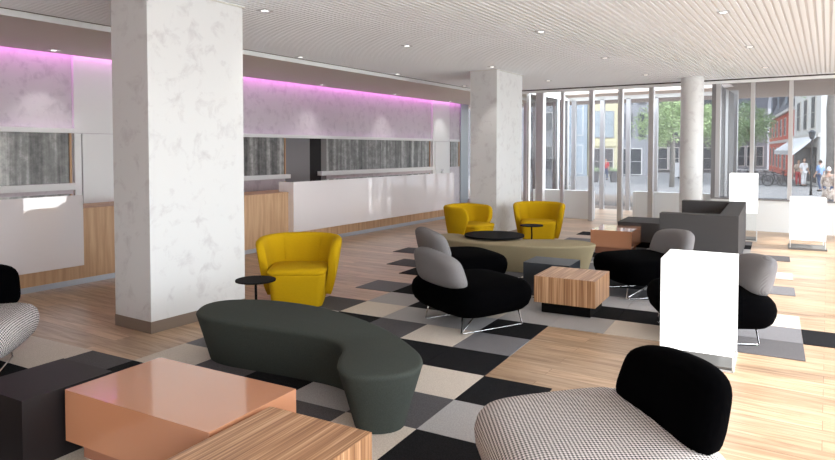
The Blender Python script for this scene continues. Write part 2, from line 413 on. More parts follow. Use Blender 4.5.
# right hand glazing in the inner line
sw = struct('wall_front_sill', MB().box(-2.04, RX, FY, FY+.25, 0, .62), M['paint'])
MB().box(-2.04, RX, FY-.03, FY+.26, .62, .65).build('sill', M['alud'], sw, bevel=.004)
win = thing('window_3', None, None); win['kind'] = 'structure'
post('post', -2.045, -1.965, FY-.02, FY+.15, 2.985, 'alud', .65); post('post', -1.965, -1.88, FY-.03, FY+.15, 2.985, 'alu', .65)
for x0 in (-1.33, -.665, .10, .80, 1.5, 2.2): post('mullion', x0, x0+.072, FY-.02, FY+.1, 2.985, 'alu', .65)
MB().box(-1.9, RX, FY+.035, FY+.045, .65, 2.985).build('pane', M['glass'], win)
# return wall between inner and outer line, right
win = thing('window_4', None, None); win['kind'] = 'structure'
for y0, y1, m_ in ((14.7,15.5,'alud'), (15.6,16.1,'alu'), (16.2,17.1,'alud')): post('panel', -1.98, -1.93, y0, y1, 2.98, m_)
post('post', -2.0, -1.9, 17.5, 17.7, 3.0)
# outer line
win = thing('window_5', None, None); win['kind'] = 'structure'
def outx(px):   # x on the outer line for a photo column
    dx = _h + _r*((px-417.5)/FPX); return dx.x/dx.y*OY
outs = [(571.6,575.5),(600,604),(626,630),(653,657.5),(681,685)]
for a, b in outs: post('mullion', outx(a), outx(b), OY-.04, OY+.08, 3.02)
for px in (524, 533, 553, 562, 463): post('mullion', outx(px), outx(px+2.6), OY-.04, OY+.08, 3.02)
post('head_rail', WX, -1.9, OY-.04, OY+.08, 3.1, 'paint', 3.0)
post('bottom_rail', -6.6, outx(571.6), OY-.04, OY+.08, .62, 'paint', .0)
post('bottom_rail', WX, -6.6, OY-.04, OY+.08, .12, 'alu', .0)
post('bottom_rail', outx(653), -1.9, OY-.04, OY+.08, .52, 'paint', .45)
MB().box(WX, -1.9, OY+.015, OY+.025, .1, 3.0).build('pane', M['glass'], win)
# left return wall of the entrance bay
win = thing('window_6', None, None); win['kind'] = 'structure'
for y0 in (14.6, 15.6, 16.6, 17.4): post('mullion', -6.22, -6.15, y0, y0+.08, 3.0, 'paint')
post('rail', -6.22, -6.15, 14.6, 17.5, 3.07, 'paint', 3.0)
MB().box(-6.19, -6.18, 14.6, 17.5, .05, 3.0).build('pane', M['glass'], win)
# right side glazing (out of frame, gives the daylight)
win = thing('window_7', None, None); win['kind'] = 'structure'
yy = -4.0
while yy < 14.4:
    MB().box(RX, RX+.12, yy, yy+.08, 0, 3.0).build('mullion', M['alu'], win); yy += 2.0
MB().box(RX, RX+.2, BY, FY, 3.0, CZ+.25).build('header', M['paint'], win)

# ------------------------------------------------------------------ downlights
def downlight(x, y, z, first=[None]):
    if first[0] is None:
        t = thing('ceiling_spotlight', '', 'ceiling light', (x,y,z), 0, 'recessed square ceiling spotlights')
        fr = MB()
        for a, b, c_, d_ in ((-.06,.06,-.06,-.045), (-.06,.06,.045,.06), (-.06,-.045,-.045,.045), (.045,.06,-.045,.045)): fr.box(a,b,c_,d_,-.008,.0)
        fr.build('frame', M['alu'], t)
        MB().disc(0,0,-.006,-.001,.034,20).build('lens', M['spot'], t)
        first[0] = t; return t
    t = copy_tree(first[0]); t.location = (x,y,z); return t
rows = {-.95: 'above the right hand lamps', -2.97: 'in line with the round column', -4.93: 'along the square columns', -6.91: 'beside the pale ceiling strip'}
place_ = {4.75: 'nearest', 7.4: 'second from camera', 10.05: 'third from camera', 12.7: 'farthest from camera'}
for x, rn in rows.items():
    for y, pn in place_.items():
        if y == 4.75 and x != -4.93: continue
        t = downlight(x, y, CZ-.001); t['label'] = 'square recessed ceiling spotlight %s, %s' % (rn, pn)
        ld = bpy.data.lights.new('spot', 'SPOT'); ld.energy = 14; ld.spot_size = R(70); ld.spot_blend = .5; ld.shadow_soft_size = .03; ld.color = (1,.95,.9)
        q = bpy.data.objects.new('spot_beam', ld); COL.objects.link(q); q.parent = t; q.location = (0,0,-.02)
for y, pn in ((4.75,'at the left edge of the photo'), (7.6,'just behind the near square column'), (10.3,'right of the near column'), (13.0,'middle of the reception'), (15.75,'far end of the reception')):
    t = downlight(-9.02, y, SOF-.001); t['label'] = 'small soffit spotlight close to the lilac reception wall, ' + pn
    t['group'] = 'wall washing soffit spotlights'
    ld = bpy.data.lights.new('spot', 'SPOT'); ld.energy = 12; ld.spot_size = R(76); ld.spot_blend = .12; ld.shadow_soft_size = .02; ld.color = (1,.96,.95)
    q = bpy.data.objects.new('spot_beam', ld); COL.objects.link(q); q.parent = t; q.location = (0,0,-.02)

# ------------------------------------------------------------------ carpet of loose laid tiles
CT = {'B': 'dk', 'D': 'dg', 'G': 'mg', 'L': 'lg', 'C': 'tankc'}
tiles = {}
def T_(j, **kw): pass
rowsT = {   # row: {column: colour}; column -4 is rightmost
 -5: dict(zip(range(-1,8), 'LDCLBDLCB')), -4: dict(zip(range(-1,8), 'BLDCLDBLD')), -3: dict(zip(range(-1,8), 'LBCDLCGBC')),
 -2: {-1:'B', 0:'C', 1:'D', 2:'L', 3:'C', 4:'B', 5:'D', 6:'C', 7:'C'},
 -1: {-1:'L', 0:'D', 1:'L', 2:'B', 3:'D', 4:'C', },
 0: {-1:'B', 0:'C', 1:'G', 2:'L', 3:'C', 4:'G'},
 1: {0:'B', 1:'B', 2:'G', 3:'L', 4:'C'},
 2: {0:'G', 1:'C', 2:'D', 3:'B', 4:'L'},
 3: {0:'B', 1:'L', 2:'L', 3:'C', 4:'D'},
 4: {-4:'D', -3:'D', -2:'C', -1:'L', 0:'L', 1:'C', 2:'B', 3:'L'},
 5: {-5:'B', -4:'G', -3:'L', -2:'B', -1:'B', 0:'L', 1:'G', 2:'D', 3:'B', 4:'G'},
 6: {-4:'C', -3:'G', -2:'L', -1:'L', 0:'B', 1:'L', 2:'C', 3:'G'},
 7: {-3:'D', -2:'D', -1:'G', 0:'L', 1:'B', 2:'L', 3:'G', 4:'B'},
 8: {-3:'C', -2:'L', -1:'B', 0:'G', 1:'C', 2:'D', 3:'L', 4:'G', 5:'D'},
 9: {-4:'G', -3:'B', -2:'G', -1:'L', 0:'L', 1:'L', 2:'L', 3:'B', 4:'C'},
 10: {-3:'G', -2:'L', -1:'B', 0:'G', 1:'L', 2:'B', 3:'G', 4:'L', 5:'B', 6:'D'},
 11: {-4:'C', -3:'L', -2:'B', -1:'G', 0:'L', 1:'G', 2:'C', 3:'D'},
 12: {-3:'G', -2:'D', -1:'L', 0:'G', 1:'B', 2:'L', 3:'G', 4:'B'},
 13: {-3:'B', -2:'L', -1:'G', 0:'B', 1:'L', 2:'G'}, 
 14: {-4:'D', -3:'L', -2:'D', -1:'L', 0:'D', 1:'B'},
 15: {-3:'L', -2:'C', -1:'B', 0:'G', 1:'L', 2:'G'},
 16: {-3:'B', -2:'G', -1:'L', 0:'B'},
 17: {-3:'G', -2:'B', -1:'G', 0:'L', 2:'B'},
 18: {-2:'C', -1:'L', 0:'G', 5:'D'},
}
cm = MB(); names = list(CT)
for j, row in rowsT.items():
    for i, cl in row.items():
        x1 = -1.785-.5*i; x0 = x1-.5; y0 = 3.70+.5*j
        if i == -4: x1 += .035
        if i == -5: x0 += .035
        cm.mat = names.index(cl)
        T = Matrix.Rotation(FA, 4, 'Z')
        g = .0015
        cm.box(x0+g, x1-g, y0+g, y0+.5-g, .0005, .006, T)
ca = cm.build('carpet', [M[CT[k]] for k in names])
tag(ca, 'patchwork carpet of black, grey and cream square tiles under the lounge furniture', 'carpet')
CZ0 = .0065

# ------------------------------------------------------------------ cube tables
def cube_table(name, label, cat, a0, a1, b0, b1, top, bot, mat, pmat, inset=.06, group=None, bev=.003):
    cx, cy = (a0+a1)/2, (b0+b1)/2
    t = thing(name, label, cat, fw(cx, cy, CZ0), FA, group)
    w, l = (a1-a0)/2, (b1-b0)/2
    boxobj('tabletop', mat, t, -w, w, -l, l, bot-CZ0, top-CZ0, bevel=bev)
    boxobj('plinth', pmat, t, -w+inset, w-inset, -l+inset, l-inset, 0, bot-CZ0)
    return t
cube_table('coffee_table', 'long glossy copper coloured block table in the left foreground', 'coffee table', -3.215, -2.165, 1.99, 2.585, .375, .105, M['copper'], M['copperd'])
cube_table('coffee_table', 'striped wood block table in the foreground, right of the long copper table', 'coffee table', -2.125, -1.535, 1.72, 2.345, .375, .10, M['stripe'], M['blackt'])
cube_table('coffee_table', 'dark brown black block table in the left foreground corner', 'coffee table', -3.71, -3.25, 1.79, 2.29, .375, .02, M['blackbrown'], M['blackbrown'], .01)
cube_table('coffee_table', 'striped wood block table in the middle of the carpet beside the black lounge chair', 'coffee table', -2.06, -1.455, 6.10, 6.70, .375, .115, M['stripe'], M['blackt'], .06)
cube_table('coffee_table', 'anthracite block table behind the striped wood table in the middle', 'coffee table', -2.42, -1.90, 6.79, 7.24, .375, .03, M['anthra'], M['anthra'], .01)
cube_table('coffee_table', 'small copper coloured block table beside the charcoal sofa', 'coffee table', -2.49, -1.87, 10.1, 10.9, .375, .11, M['copper'], M['copperd'])

# ------------------------------------------------------------------ kidney benches
def spline(P, n=6):
    out = []; N = len(P)
    for i in range(N):
        p0, p1, p2, p3 = (Vector(P[(i+k-1) % N]) for k in range(4))
        for s in range(n):
            t = s/n
            out.append(.5*((2*p1)+(-p0+p2)*t+(2*p0-5*p1+4*p2-p3)*t*t+(-p0+3*p1-3*p2+p3)*t**3))
    return out
kid = [(-3.772,3.36),(-3.88,3.55),(-3.85,3.72),(-3.70,3.84),(-3.465,3.915),(-3.085,3.925),(-2.644,3.815),(-2.261,3.64),(-1.98,3.447),(-1.79,3.27),(-1.705,3.10),(-1.728,2.95),(-1.835,2.84),(-1.98,2.80),(-2.10,2.865),(-2.19,2.99),(-2.27,3.14),(-2.40,3.25),(-2.60,3.295),(-3.046,3.275),(-3.40,3.245),(-3.62,3.27)]
kid = [(x*1.033, y*1.033) for x, y in kid]
KC = (-2.85, 3.46)
def inset_ring(pts, dist):
    N = len(pts); out = []
    for i in range(N):
        t = (pts[(i+1) % N]-pts[i-1]); t.normalize()
        out.append(pts[i]+Vector((t.y, -t.x))*dist if area > 0 else pts[i]-Vector((t.y, -t.x))*dist)
    return out
ring0 = [Vector((p.x-KC[0], p.y-KC[1])) for p in spline([Vector((a, b)) for a, b in kid], 5)]
area = -sum(ring0[i].x*ring0[(i+1) % len(ring0)].y-ring0[(i+1) % len(ring0)].x*ring0[i].y for i in range(len(ring0)))
def bench(name, label, mat, loc, rz, mirror=False):
    t = thing(name, label, 'bench', loc, rz, 'kidney shaped upholstered benches')
    prof = [(.105, 0.0), (.100, .012), (.055, .17), (.006, .335), (.0, .352), (.003, .362), (.012, .370), (.03, .374)]
    rings = []
    for ins, z in prof:
        rr = inset_ring(ring0, ins)
        rings.append([Vector((p.x, p.y*(-1 if mirror else 1), z)) for p in rr])
    MB().loops(rings, cap0=True, cap1=True).build('upholstery', mat, t, smooth=True, angle=50)
    return t
bench('bench', 'dark green kidney shaped bench beside the near white column', M['green'], fw(KC[0], KC[1], CZ0), FA)
bench('bench', 'khaki kidney shaped bench in front of the round black table', M['tan'], fw(-3.22, 8.38, CZ0), FA+PI+R(22))

# ------------------------------------------------------------------ lounge chairs
def superell(th, a, b, e):
    c, s_ = math.cos(th), math.sin(th)
    k = (abs(c/a)**e+abs(s_/b)**e)**(-1/e)
    return c*k, s_*k
def lounge_parts(t, seatm, backm):
    prof = [(.0008,.444),(.25,.443),(.5,.440),(.7,.434),(.83,.422),(.92,.402),(.975,.368),(1.0,.32),(.99,.265),(.95,.212),(.87,.172),(.72,.150),(.4,.14),(.02,.138)]
    N = 72; rings = []; uvs = []
    for ip, (r, z) in enumerate(prof):
        rg = []; uv = []
        for k in range(N):
            th = 2*PI*k/N; x, y = superell(th, .46, .49, 4.6)
            y *= 1 + .10*(-x/.52)                       # a little wider towards the back
            L = math.hypot(x, y); s_ = 0
            for q in range(ip): s_ += math.hypot((prof[q+1][0]-prof[q][0])*L, prof[q+1][1]-prof[q][1])
            uv.append((x/L*s_, y/L*s_)); rg.append((x*r, y*r, z + .012*(x/.52)*r*0))
        rings.append(rg); uvs.append(uv)
    MB().loops(rings, uvs=uvs).build('seat', seatm, t, smooth=True)
    # back cushion: rounded lobe, thick in the middle, leaning outwards
    rings = []; uvs = []; hw, hh, th_ = .36, .17, .105
    prof = [(.02,-1.0),(.4,-.98),(.7,-.90),(.86,-.74),(.96,-.44),(1.0,0),(.96,.44),(.86,.74),(.7,.90),(.4,.98),(.02,1.0)]
    for r, tt in prof:
        rg = []; uv = []
        for k in range(N):
            a = 2*PI*k/N; y, z = superell(a, hw, hh, 4.2)
            y *= 1 - .06*(z/hh)
            y *= r; z *= r
            q_ = max(0, (.18-y)/.58)                    # the cushion drops towards one end
            z -= (z+hh)*.16*q_**1.6
            x = tt*th_*.9 - z*.26 + .25*y*y - .035
            rg.append((-.36 + x, y, .555 + z)); uv.append((y*1.1 if tt < 0 else y*1.1+2, z*1.1))
        rings.append(rg); uvs.append(uv)
    MB().loops(rings, uvs=uvs).build('back_cushion', backm, t, smooth=True)
    for s_ in (-1, 1):
        fr = MB()
        pts = [(-.30,.28*s_,.19),(-.33,.30*s_,.014),(-.31,.31*s_,.009),(.33,.31*s_,.009),(.35,.30*s_,.015),(.31,.28*s_,.19)]
        fr.tube(pts, .007, 8).build('leg_frame', M['chrome'], t, smooth=True)
    MB().tube([(-.32,-.31,.03),(.33,.31,.03)], .006, 8).build('cross_bar', M['chrome'], t, smooth=True)
lc1 = thing('lounge_chair', '', 'lounge chair', (0,0,0), 0, 'black lounge chairs with grey back cushions')
lounge_parts(lc1, M['blackf'], M['greyf'])
lc2 = thing('lounge_chair', '', 'lounge chair', (0,0,0), 0, 'houndstooth lounge chairs with black back cushions')
lounge_parts(lc2, M['hound'], M['blackf'])
def lch(src, first, label, a, b, nx, ny):
    return place(src, first, label, fw(a, b, CZ0), FA+math.atan2(ny, nx))
lch(lc1, True, 'black lounge chair with grey back cushion turned to the camera, left of the striped table', -2.45, 5.47, .51, .86)
lch(lc1, False, 'black lounge chair with grey back cushion just behind the nearer black one', -3.18, 6.78, .62, .78)
lch(lc1, False, 'black lounge chair with grey cushion between the striped table and the charcoal sofa', -1.28, 7.55, -.77, -.63)
lch(lc1, False, 'black lounge chair with grey cushion half hidden behind the nearest glowing lamp', -.49, 6.12, -.93, -.36)
lch(lc2, True, 'houndstooth lounge chair with black back cushion in the right foreground', -.67, 2.76, -.77, -.63)
lch(lc2, False, 'houndstooth lounge chair cut off by the left edge of the photo', -5.14, 2.35, .75, -.65)

# ------------------------------------------------------------------ mustard tub chairs
def tub_parts(t):
    # pedestal + seat
    def rr(hx, hy, rad, n=8, taper=1.0):
        pts = []
        for cx, cy, a0 in ((hx-rad, hy-rad, 0), (-hx+rad, hy-rad, 90), (-hx+rad, -hy+rad, 180), (hx-rad, -hy+rad, 270)):
            for k in range(n+1):
                a = R(a0+90*k/n); pts.append((cx+rad*math.cos(a), cy+rad*math.sin(a)))
        return pts
    rings = []
    for hx, hy, z, off in ((.255,.27,0,.0), (.265,.275,.02,.0), (.292,.29,.315,-.03), (.295,.292,.33,-.032), (.288,.285,.342,-.032)):
        rings.append([(x, y+off, z) for x, y in rr(hx, hy, .08)])
    MB().loops(rings).build('pedestal', M['yellow'], t, smooth=True, angle=50)
    rings = []
    for hx, hy, z in ((.288,.285,.335), (.300,.295,.348), (.303,.298,.37), (.292,.285,.388), (.22,.21,.40), (.06,.06,.404)):
        rings.append([(x, y-.035, z) for x, y in rr(hx, hy, min(.09, hx*.6))])
    MB().loops(rings).build('seat', M['yellow'], t, smooth=True)
    # wrap-around shell
    A = R(126); NU = 56; rings = []
    for i in range(NU+1):
        u = -1+2*i/NU; ph = u*A
        end = max(0, (abs(u)-.80)/.20)
        top = .70-.035*abs(u)**2 - .17*end**2.5
        bot = .05 + .03*abs(u)
        th = .095*(1-.12*end) if end < 1 else .08
        def pt(rad_off, z):
            k = (z-.05)/.65
            pk = ph*(.74+.26*min(1, max(0, k*1.15)))       # the arm fronts slant inwards to the floor
            dx, dy = math.sin(pk), math.cos(pk)
            ex = .315+.145*max(0,k)**.62; ey = .29+.125*max(0,k)**.62
            e = (abs(dx/ex)**2.5+abs(dy/ey)**2.5)**(-1/2.5)
            return ((e+rad_off)*dx, (e+rad_off)*dy + .0, z)
        rg = []
        for k in range(9): rg.append(pt(0, bot+(top-.045-bot)*k/8))
        for k in range(1, 6):
            a = PI*k/6; rg.append(pt(-th/2+th/2*math.cos(a), top-.045+.045*math.sin(a)))
        for k in range(9): rg.append(pt(-th, top-.045+(bot-top+.045)*k/8))
        rings.append(rg)
    MB().loops(rings, cap0=True, cap1=True).build('shell', M['yellow'], t, smooth=True, angle=70)
    # seam lines of the inner back
    for ph in (-.62, .62):
        pts = []
        for k in range(10):
            z = .41+.26*k/9; kk = (z-.05)/.65; ex = .315+.145*kk**.62-.093; ey = .29+.125*kk**.62-.093
            dx, dy = math.sin(ph), math.cos(ph); e = (abs(dx/(ex))**2.5+abs(dy/ey)**2.5)**(-1/2.5)
            pts.append((e*dx, e*dy, z))
        MB().tube(pts, .0035, 6).build('seam', M['yellow'], t, smooth=True)
tc = thing('tub_chair', '', 'armchair', (0,0,0), 0, 'mustard yellow tub armchairs'); tub_parts(tc)
place(tc, True, 'mustard yellow tub armchair behind the dark green bench, nearest of the three', (-4.74, 5.04, CZ0), R(36))
place(tc, False, 'mustard yellow tub armchair before the far column, turned sideways to the right', (-5.05, 9.5, CZ0), R(86))
place(tc, False, 'mustard yellow tub armchair right of the far column, facing the camera', (-4.25, 10.55, CZ0), R(20))

# ------------------------------------------------------------------ small round tables
def side_table(label, loc):
    t = thing('side_table', label, 'side table', loc, 0, 'small round black side tables')
    MB().disc(0,0,.488,.50,.172,48).build('tabletop', M['blackt'], t, smooth=True, angle=40)
    MB().tube([(0,0,.20),(.004,0,.35),(0,0,.49)], .011, 10).build('stem', M['blackt'], t, smooth=True)
    for k in range(3):
        a = R(90+120*k); MB().tube([(0,0,.22),(.05*math.cos(a),.05*math.sin(a),.12),(.13*math.cos(a),.13*math.sin(a),.008)], .009, 8).build('leg', M['blackt'], t, smooth=True)
    return t
side_table('small round black side table at the left arm of the nearest mustard armchair', fw(-3.90, 4.13, CZ0))
side_table('small round black side table before the far mustard armchair', fw(-3.13, 9.14, CZ0))
t = thing('coffee_table', 'large round black coffee table between the khaki bench and mustard armchairs', 'coffee table', fw(-3.45, 8.46, CZ0), 0)
MB().disc(0,0,.395,.418,.425,72).build('tabletop', M['blackt'], t, smooth=True, angle=40)
MB().disc(0,0,.012,.395,.04,24).build('stem', M['blackt'], t, smooth=True, angle=40)
MB().disc(0,0,0,.012,.20,48).build('base', M['blackt'], t, smooth=True, angle=40)

# ------------------------------------------------------------------ charcoal sofa
t = thing('sofa', 'charcoal grey box sofa with high square arms near the window front', 'sofa', fw(-.87, 10.8, CZ0), FA)
bx = lambda n_, *a, **k: boxobj(n_, M['sofa'], t, *a, **k)
bx('arm', -.50, .49, -1.37, -1.13, .03, .74, bevel=.012)
bx('arm', -.50, .49, 1.15, 1.39, .03, .74, bevel=.012)
bx('backrest', .25, .49, -1.125, 1.145, .03, .74, bevel=.012)
bx('base', -.48, .245, -1.125, 1.145, .03, .30, bevel=.008)
for y0, y1 in ((-1.12, .008), (.012, 1.14)): bx('seat_cushion', -.49, .24, y0, y1, .302, .43, bevel=.02)
boxobj('foot', M['blackt'], t, -.44, .43, -1.3, 1.32, 0, .03)
t = thing('ottoman', 'low charcoal grey bench joined to the left of the sofa', 'bench', fw(-1.83, 11.45, CZ0), FA)
bx = lambda n_, *a, **k: boxobj(n_, M['sofa'], t, *a, **k)
bx('seat', -.43, .43, -.46, .46, .10, .42, bevel=.012); boxobj('base', M['blackt'], t, -.38, .38, -.40, .40, 0, .10)

# ------------------------------------------------------------------ glowing box lamps
def box_lamp(label, loc, w, l, zb, zt, rz, ext=-.014):
    t = thing('floor_lamp', label, 'lamp', loc, rz, 'white glowing box floor lamps')
    boxobj('lamp_shade', M['lamp'], t, -w, w, -l, l, zb, zt, bevel=.004)
    boxobj('acrylic_base', M['acryl'], t, -w+.003, w-.003, -l+.003, l-.003, .012, zb-.002)
    fr = MB()
    for sx in (-1, 1):
        for sy in (-1, 1): fr.box(sx*w-.012*(sx > 0), sx*w+.012*(sx < 0), sy*l-.012*(sy > 0), sy*l+.012*(sy < 0), .0, zb)
    for sy in (-1, 1): fr.box(-w, w, sy*l-.012*(sy > 0), sy*l+.012*(sy < 0), 0, .012)
    for sx in (-1, 1): fr.box(sx*w-.012*(sx > 0), sx*w+.012*(sx < 0), -l, l, 0, .012)
    fr.build('base_frame', M['paint'], t)
    boxobj('base_plate', M['plate'], t, -w-ext, w+ext, -l-ext, l+ext, .001, .03)
    return t
box_lamp('nearest white glowing box lamp standing between the lounge chairs', fw(-.478, 5.41, 0), .255, .262, .115, .80, FA)
box_lamp('tall white glowing box lamp behind the charcoal sofa', fw(-.45, 13.05, 0), .225, .225, .50, 1.20, FA)
box_lamp('white glowing box lamp at the right edge, below the window sill', fw(.52, 12.35, 0)-Vector((0,0,0)), .25, .25, .16, .84, FA, .02)

# ------------------------------------------------------------------ outside: terrace, street, canopy
GZ = -.70
struct('ground_terrace', MB().box(-30, 30, OY+.1, 23.5, -.14, -.01), M['terrace'])
struct('ground_terrace_side', MB().box(RX+.2, 30, BY, OY+.1, -.14, -.01), M['stone'])  # ground out of view, made pale to bounce sunlight up to the ceiling
st = struct('ground_street', MB().box(-130, 90, 23.0, 160, GZ-.1, GZ), M['street'])
struct('ground_kerb', MB().box(-60, 60, 27, 30, GZ, GZ+.10), M['asphalt'])
struct('trim_30', MB().box(-30, 30, OY-.3, 21.3, 3.16, 3.45), M['canopy'])
struct('trim_31', MB().box(-1.95, 30, FY+.2, OY-.3, 3.16, 3.45), M['canopy'])

def facade(name, label, P, Q, h, mat, wins, depth=6, roof=None, extra=None, roofh=2.2):
    """box building whose street front runs from P to Q (photo left to right)"""
    u = (Q-P); L = u.length; u.normalize(); ang = math.atan2(u.y, u.x)
    t = thing(name, label, 'building', (P.x, P.y, GZ), ang)
    boxobj('wall', mat, t, 0, L, .0, depth, 0, h)
    for (x0, x1, z0, z1, fm, pm) in wins:
        f = boxobj('window', M[fm], t, x0, x1, -.06, .02, z0, z1)
        nx = max(1, int((x1-x0)/1.3)); w = (x1-x0-.12)/nx
        pb = MB()
        for k in range(nx):
            pb.box(x0+.06+w*k+.03, x0+.06+w*(k+1)-.03, -.075, -.055, z0+.08, (z0+z1)/2-.02); pb.box(x0+.06+w*k+.03, x0+.06+w*(k+1)-.03, -.075, -.055, (z0+z1)/2+.03, z1-.08)
        pb.build('pane', M[pm], f)
    if roof:
        mb = MB(); a, b = -.25, depth+.25
        A = [(0,a,h),(L,a,h),(L,b,h),(0,b,h)]; B_ = [(0,a+1.3,h+roofh),(L,a+1.3,h+roofh),(L,b-1.3,h+roofh),(0,b-1.3,h+roofh)]
        mb.loops([A, B_]).build('roof', M[roof], t)
    return t
def grid(L, rows_, n, ww, m0=.5, fm='stone', pm='winpane'):
    out = []; step = (L-2*m0)/n
    for z0, z1 in rows_:
        for k in range(n): x = m0+step*(k+.5); out.append((x-ww/2, x+ww/2, z0, z1, fm, pm))
    return out
# left of the entrance view
P, Q = far(470, 57), far(560, 57)
facade('building', 'grey town house seen through the left end of the glazing', P, Q, 9, M['grey'], grid((Q-P).length, ((.5,2.7),(3.9,5.7),(6.6,8.4)), 5, 1.1), roof='slate')
P, Q = far(561, 57), far(587, 57)
facade('building', 'pale blue glass building beside the yellow house', P, Q, 9, M['bluegl'], grid((Q-P).length, ((.2,2.8),(3.6,8.4)), 1, 1.6, .1, 'alu', 'bluegl'))
P, Q = far(588, 57), far(617.5, 57); L = (Q-P).length
t = facade('building', 'pale yellow house with a shop front behind the entrance', P, Q, 8, M['yel'], [(.35,L-.35,.1,2.5,'stone','shop'),(.35,L-.35,3.4,5.8,'grey','paleglass')], roof='slate')
boxobj('sign_band', M['yel'], t, .1, L-.1, -.14, .02, 2.65, 3.15)
P, Q = far(618.5, 57), far(652, 57); L = (Q-P).length
facade('building', 'light grey house with white framed shop windows behind the entrance', P, Q, 8.5, M['grey'], [(.3,L-.9,.1,2.5,'white','winpane')]+grid(L, ((3.4,5.6),(6.4,8)), 2, .7, .3, 'alud'), roof='slate')
P, Q = far(654, 66), far(716, 66)
facade('building', 'long dark shop building behind the green trees', P, Q, 10, M['shop'], grid((Q-P).length, ((.3,2.6),(3.6,5.6),(6.6,8.6)), 5, 1.1, .3, 'stone'), roof='slate')
P, Q = far(717, 82), far(767, 78)
facade('building', 'tall grey terrace with slate roof at the end of the street', P, Q, 7.4, M['grey'], grid((Q-P).length, ((.3,2.8),(4.2,6.2)), 5, .9, .3, 'stone'), roof='slate', roofh=4)
P, Q = far(769, 74), far(793, 51); L = (Q-P).length
t = facade('building', 'red brick house with white framed windows and a slate mansard roof', P, Q, 5.8, M['red'], grid(L, ((.6,2.6),(3.6,5.2)), 6, 1.5, .6, 'stone'), roof='slate', roofh=3.2)
boxobj('cornice', M['stone'], t, -.05, L+.05, -.25, .05, 5.55, 5.8); boxobj('string_course', M['stone'], t, 0, L, -.1, .02, 3.0, 3.25)
for k in range(3):
    dd = boxobj('dormer', M['slate'], t, 3.5+8*k, 5.3+8*k, -.1, 1.6, 6.0, 8.0); boxobj('pane', M['bluegl'], dd, 3.7+8*k, 5.1+8*k, -.14, -.09, 6.3, 7.7)
P, Q = far(793.6, 50.4), far(820, 40); L = (Q-P).length
t = facade('building', 'white rendered house with tall windows above a white shop awning', P, Q, 7.3, M['white'], grid(L, ((3.7,5.9),), 3, 1.45, .9, 'stone')+[(.6,L-1.2,.2,2.5,'shop','winpane')], roof='slate', roofh=2.5)
boxobj('string_course', M['stone'], t, 0, L, -.12, .02, 3.15, 3.4)
MB().loops([[(.4,-.02,3.3),(L-.6,-.02,3.3),(L-.6,-.02,3.24),(.4,-.02,3.24)], [(.4,-1.4,2.3),(L-.6,-1.4,2.3),(L-.6,-1.4,2.0),(.4,-1.4,2.0)]]).build('awning', M['awn'], t)

# trees
def tree(label, base, h, cr, nleaf, leafm, trunk_r=.14, cz=None, spread=1.0, bz=.3):
    t = thing('tree', label, 'tree', base)
    cz = cz or h*.68
    tk = MB(); tk.tube([(0,0,0),(.05,.03,h*.25),(-.04,.02,h*.5),(.03,0,h*.85)], [trunk_r*1.15, trunk_r, trunk_r*.8, trunk_r*.3], 12)
    for k in range(9):
        a = random.uniform(0, 2*PI); z0 = h*random.uniform(bz, bz+.32); l = cr*random.uniform(.5, .9)
        tk.tube([(0,0,z0),(math.cos(a)*l*.5, math.sin(a)*l*.5, z0+l*.45),(math.cos(a)*l, math.sin(a)*l, z0+l*.8)], [trunk_r*.45, trunk_r*.28, trunk_r*.1], 7)
    tk.build('trunk', M['bark'], t, smooth=True)
    lf = MB(); blobs = []
    for k in range(16):
        a = random.uniform(0, 2*PI); rr_ = cr*random.uniform(.15, .8)
        blobs.append((math.cos(a)*rr_, math.sin(a)*rr_, cz+random.uniform(-.9, .9)*cr*.75, cr*random.uniform(.28, .5)))
    for k in range(nleaf):
        b = random.choice(blobs); v = Vector([random.gauss(0, 1) for _ in range(3)]).normalized()*b[3]*random.random()**.4
        p = Vector(b[:3])+v; s_ = random.uniform(.06, .13)*spread
        n1 = Vector([random.gauss(0, 1) for _ in range(3)]).normalized(); n2 = n1.orthogonal().normalized(); n1 = n1.cross(n2)
        lf.quad([p-n1*s_, p+n2*s_*.5, p+n1*s_, p-n2*s_*.5])
    lf.build('foliage', leafm, t)
tree('leafy green tree straight behind the round column', far(672, 40, GZ), 8, 2.3, 5200, M['leaf'], cz=4.4, spread=.85)
tree('leafy green tree right of the round column', far(701, 47, GZ), 8, 1.7, 4200, M['leaf'], cz=4.3, spread=.85)
tree('slender street tree left of the red house', far(753, 46, GZ), 8, 1.6, 3400, M['leafd'], cz=4.2, spread=.85)
tree('deeper green tree behind the tall glowing lamp', far(731, 52, GZ), 8, 2.2, 3800, M['leaf'], cz=4.0, spread=.9)
tree('thick grey trunked tree behind the person in the patterned coat', far(831, 30, GZ), 8.5, 2.0, 900, M['leaf'], trunk_r=.24, cz=6.2, spread=.8, bz=.6)

